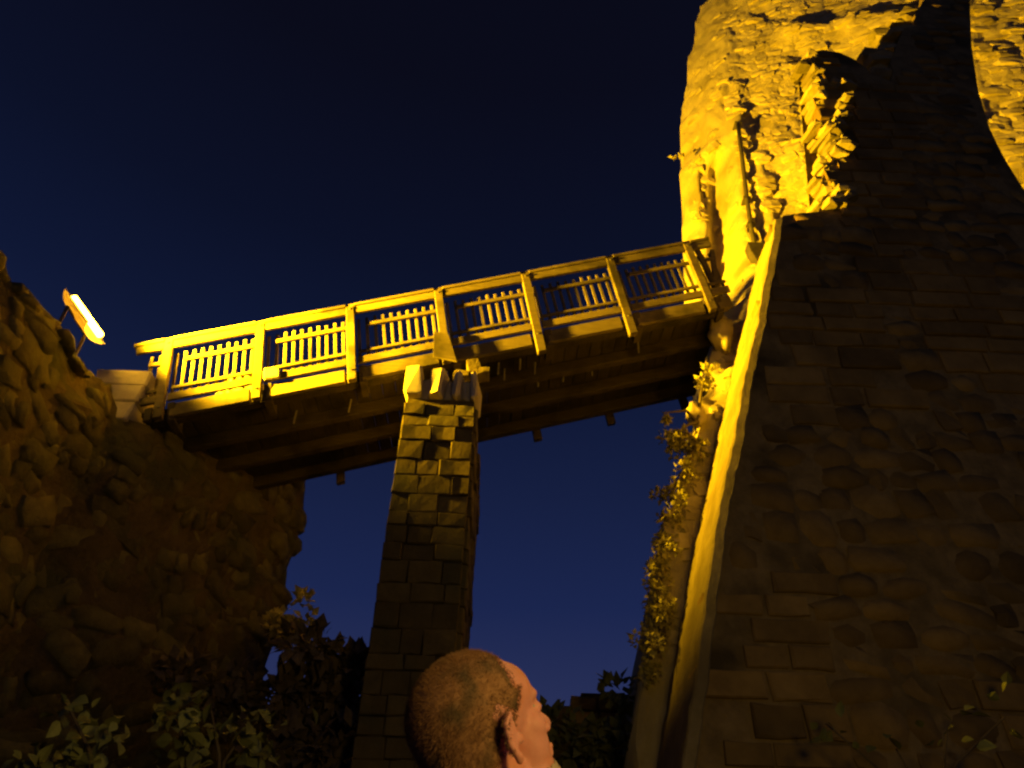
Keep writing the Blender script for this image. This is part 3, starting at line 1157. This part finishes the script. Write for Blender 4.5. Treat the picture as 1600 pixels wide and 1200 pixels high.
# ------------------------------------------------------------------ person looking up, seen from behind
def evaluated(bm, voxel, smooth_it=6):
    me = bpy.data.meshes.new('tmp')
    bm.to_mesh(me)
    bm.free()
    ob = bpy.data.objects.new('tmp', me)
    COL.objects.link(ob)
    m1 = ob.modifiers.new('r', 'REMESH')
    m1.mode = 'VOXEL'
    m1.voxel_size = voxel
    m2 = ob.modifiers.new('s', 'SMOOTH')
    m2.iterations = smooth_it
    m2.factor = .5
    dg = bpy.context.evaluated_depsgraph_get()
    dg.update()
    res = bpy.data.meshes.new_from_object(ob.evaluated_get(dg))
    bpy.data.objects.remove(ob)
    res.polygons.foreach_set('use_smooth', [True] * len(res.polygons))
    return res


def ell(bm, c, r, rot=None, X=None):
    Mx = Matrix.Translation(Vector(c)) @ (rot.to_matrix().to_4x4() if rot else Matrix()) @ Matrix.Diagonal((*r, 1))
    if X is not None:
        Mx = X @ Mx
    bmesh.ops.create_icosphere(bm, subdivisions=3, radius=1, matrix=Mx)


def limb(bm, pts, rs, X=None):
    for (a, b_), (ra, rb_) in zip(zip(pts, pts[1:]), zip(rs, rs[1:])):
        a, b_ = Vector(a), Vector(b_)
        n_ = max(2, int((b_ - a).length / (min(ra, rb_) * .45)))
        for i in range(n_ + 1):
            t = i / n_
            r_ = ra + (rb_ - ra) * t
            ell(bm, a.lerp(b_, t), (r_, r_, r_), None, X) if r_ > .02 else bmesh.ops.create_icosphere(bm, subdivisions=1, radius=r_, matrix=(X or Matrix()) @ Matrix.Translation(a.lerp(b_, t)))


EYE = 1.675        # eye level of the standing figure
YAW = rad(-54)     # turned to the right of straight ahead
HP = Vector((0, -.045, EYE - .12))     # pivot of the head on the neck
HT = Matrix.Translation(HP) @ Matrix.Rotation(rad(33), 4, 'X') @ Matrix.Rotation(rad(3), 4, 'Y') @ Matrix.Translation(-HP)
HC = HT @ Matrix.Translation((0, 0, EYE))


def head(bm):
    ell(bm, (0, -.018, .035), (.078, .102, .083), None, HC)
    ell(bm, (0, -.045, -.005), (.068, .070, .07), None, HC)
    ell(bm, (0, .042, .035), (.063, .050, .055), None, HC)
    ell(bm, (0, .042, -.035), (.059, .048, .075), None, HC)
    ell(bm, (0, .038, -.085), (.052, .052, .034), None, HC)
    ell(bm, (0, .078, -.104), (.024, .020, .018), None, HC)
    for sx_ in (-1, 1):
        ell(bm, (sx_ * .043, .052, -.022), (.020, .022, .022), None, HC)
        ell(bm, (sx_ * .028, .074, .020), (.026, .013, .011), None, HC)
        ell(bm, (sx_ * .031, .078, -.002), (.016, .012, .010), None, HC)
        ell(bm, (sx_ * .013, .100, -.040), (.010, .012, .009), None, HC)
        # ear: thin plate and rolled rim, tilted back and standing off the head
        E = HC @ Matrix.Translation((sx_ * .079, -.020, -.012)) @ Matrix.Rotation(rad(-18), 4, 'X') @ Matrix.Rotation(sx_ * rad(16), 4, 'Z')
        ell(bm, (0, -.004, 0), (.0055, .016, .028), None, E)
        for k in range(17):
            a = rad(-120 + 15 * k)
            rr = .0062
            p = (sx_ * .006, -.004 - math.cos(a + .3) * .0 + math.sin(a) * -.018 * 1, math.cos(a) * .030)
            p = (sx_ * .005, -.004 - .018 * math.sin(rad(15 + 12.5 * k)) , .031 * math.cos(rad(15 + 9.6 * k)))
            bmesh.ops.create_icosphere(bm, subdivisions=2, radius=rr, matrix=E @ Matrix.Translation(p))
        ell(bm, (sx_ * .003, .004, -.030), (.006, .009, .010), None, E)
        ell(bm, (sx_ * .004, .014, -.004), (.005, .005, .010), None, E)
    limb(bm, [(0, .088, .006), (0, .103, -.018), (0, .114, -.036)], [.009, .0105, .0135], HC)
    ell(bm, (0, .093, -.066), (.024, .012, .007), None, HC)
    ell(bm, (0, .091, -.078), (.020, .012, .007), None, HC)


ROOTM = None
bm = bmesh.new()
head(bm)
limb(bm, [(0, -.045, EYE - .07), (0, -.055, EYE - .17), (0, -.06, EYE - .24)], [.060, .060, .068])
SH, HIP, KNEE, ANK = EYE - .27, .95, .50, .09
ell(bm, (0, -.055, SH - .01), (.17, .085, .07))
ell(bm, (0, -.04, SH - .17), (.165, .11, .19))
ell(bm, (0, -.03, SH - .40), (.15, .105, .16))
ell(bm, (0, -.035, HIP + .02), (.165, .115, .13))
for sx_ in (-1, 1):
    limb(bm, [(sx_ * .19, -.055, SH), (sx_ * .235, -.06, SH - .31), (sx_ * .235, .00, SH - .56)], [.056, .042, .029])
    limb(bm, [(sx_ * .09, -.03, HIP), (sx_ * .095, -.02, KNEE), (sx_ * .1, -.04, ANK)], [.088, .056, .040])
    ell(bm, (sx_ * .1, .04, .045), (.045, .125, .04))
    # hand: palm, four fingers, thumb
    Hm = Matrix.Translation((sx_ * .235, .012, SH - .60)) @ Matrix.Rotation(rad(10), 4, 'X')
    ell(bm, (0, 0, -.035), (.017, .040, .050), None, Hm)
    for k, (yy, L) in enumerate(((.030, .072), (.010, .080), (-.010, .074), (-.029, .058))):
        limb(bm, [(0, yy, -.07), (-sx_ * .006, yy * 1.1, -.07 - L * .45), (-sx_ * .02, yy * 1.1, -.07 - L * .95)], [.0095, .009, .008], Hm)
    limb(bm, [(0, .03, -.02), (-sx_ * .012, .058, -.05), (-sx_ * .018, .064, -.085)], [.012, .0105, .009], Hm)
body = evaluated(bm, .004, 8)
body.materials.append(M['skin'])

HEADW = at(757, 1130, 1.25)
ref = HC @ Vector((0, -.0, .01))
RZ = Matrix.Rotation(YAW, 4, 'Z')
off = HEADW - (RZ @ ref)
off.z -= 0
person = thing('person', 'person with short hair tilting their head back to look up at the bridge', 'person', (off.x, off.y, off.z))
PR = RZ


def pers(name, me, m=None):
    o = link(name, me, m, person)
    o.matrix_basis = PR
    return o


bo = pers('body', body)
HI = HC.inverted()


def shell(name, src, keep, off_fn, m):
    """a layer grown over the body where keep(p) > 0"""
    bm = bmesh.new()
    bm.from_mesh(src)
    bm.normal_update()
    kill = [f for f in bm.faces if min(keep(v.co) for v in f.verts) <= 0]
    bmesh.ops.delete(bm, geom=kill, context='FACES')
    for v in bm.verts:
        k = keep(v.co)
        v.co += v.normal * off_fn(v.co, k)
    me = bpy.data.meshes.new(name)
    bm.to_mesh(me)
    bm.free()
    me.materials.clear()
    o = pers(name, me, m)
    return o


def hair_keep(p):
    if p.z < EYE - .2:
        return -1
    q = HI @ p
    if q.z < -.10:
        return -1
    # hairline: receding at the temples, round behind the ear, nape
    front = .046 - .6 * max(0, abs(q.x) - .035) + .02 * fbm(q * 40, 2) * .3
    k = (front - q.y) if q.z > .045 else (-.002 + (q.z - .0) * 1.0 - q.y)
    if q.z < -.005:
        k = min(k, -.028 - q.y - (-.005 - q.z) * .15)
    e = Vector(((abs(q.x) - .088) / .016, (q.y + .020) / .020, (q.z + .014) / .034)).length - 1
    k = min(k, e * .02)       # keep the ears clear
    k += .006 * fbm(q * 90, 2)
    return k


hair = shell('hair', body, lambda p: hair_keep(p) - .010, lambda p, k: .0003 + min(.003, max(0, k) * .2) + .001 * fbm((HI @ p) * 160, 2), 'hair')
# short strands standing out of the cap, thinning towards the hairline
sv, sf = [], []
polys = [p for p in body.polygons if hair_keep(p.center) > -.006]
flow = HC.to_3x3() @ Vector((0, -.75, -.45))
for _ in range(42000):
    p = random.choice(polys)
    k = hair_keep(p.center)
    if random.random() > smooth01((k + .006) / .02):
        continue
    a = [body.vertices[i].co for i in p.vertices]
    P = a[0].lerp(a[1], random.random()).lerp(a[2].lerp(a[-1], random.random()), random.random())
    d = (p.normal * .9 + flow * .6 + Vector((random.gauss(0, .25), random.gauss(0, .25), random.gauss(0, .25)))).normalized()
    L = random.uniform(.006, .012) * (.5 + .5 * smooth01(k / .03))
    t = d.orthogonal().normalized() * .0006
    b = len(sv)
    sv += [P - t, P + t, P + d * L]
    sf.append((b, b + 1, b + 2))
me = mesh_from('hair_strands', sv, sf)
me.materials.append(M['hair'])
o = link('hair_strands', me, None, hair)
o['kind'] = 'stuff'


def beard_keep(p):
    if p.z < EYE - .25:
        return -1
    q = HI @ p
    return min(.0 + (-.085 - q.z) + .004, q.y - .035, .03 - abs(q.x) * .2) if q.z > -.16 else -1


shell('beard', body, beard_keep, lambda p, k: .0005 + min(.005, k * .3) + .0015 * fbm((HI @ p) * 170, 2), 'beard')
for sx_ in (-1, 1):
    bm = bmesh.new()
    bmesh.ops.create_uvsphere(bm, u_segments=16, v_segments=10, radius=.0125, matrix=HC @ Matrix.Translation((sx_ * .031, .0705, 0)))
    pers('eye', bm, 'white')
# clothes
bm = bmesh.new()
ell(bm, (0, -.055, SH - .005), (.185, .10, .08))
ell(bm, (0, -.04, SH - .17), (.185, .13, .2))
ell(bm, (0, -.03, SH - .40), (.172, .127, .2))
ell(bm, (0, -.035, HIP + .03), (.178, .13, .12))
limb(bm, [(0, -.055, EYE - .19), (0, -.06, EYE - .25)], [.076, .09])
for sx_ in (-1, 1):
    limb(bm, [(sx_ * .19, -.055, SH), (sx_ * .238, -.06, SH - .31), (sx_ * .237, .0, SH - .55)], [.070, .058, .046])
me = evaluated(bm, .012, 4)
pers('jacket', me, 'cloth')
bm = bmesh.new()
ell(bm, (0, -.035, HIP + .0), (.172, .125, .12))
for sx_ in (-1, 1):
    limb(bm, [(sx_ * .09, -.03, HIP - .02), (sx_ * .095, -.02, KNEE), (sx_ * .1, -.035, .08)], [.100, .072, .062])
pers('trousers', evaluated(bm, .012, 4), 'trouser')
for sx_ in (-1, 1):
    bm = bmesh.new()
    ell(bm, (sx_ * .1, .045, .045), (.052, .145, .045))
    ell(bm, (sx_ * .1, -.03, .07), (.05, .06, .06))
    pers('shoe', evaluated(bm, .01, 3), 'shoe')
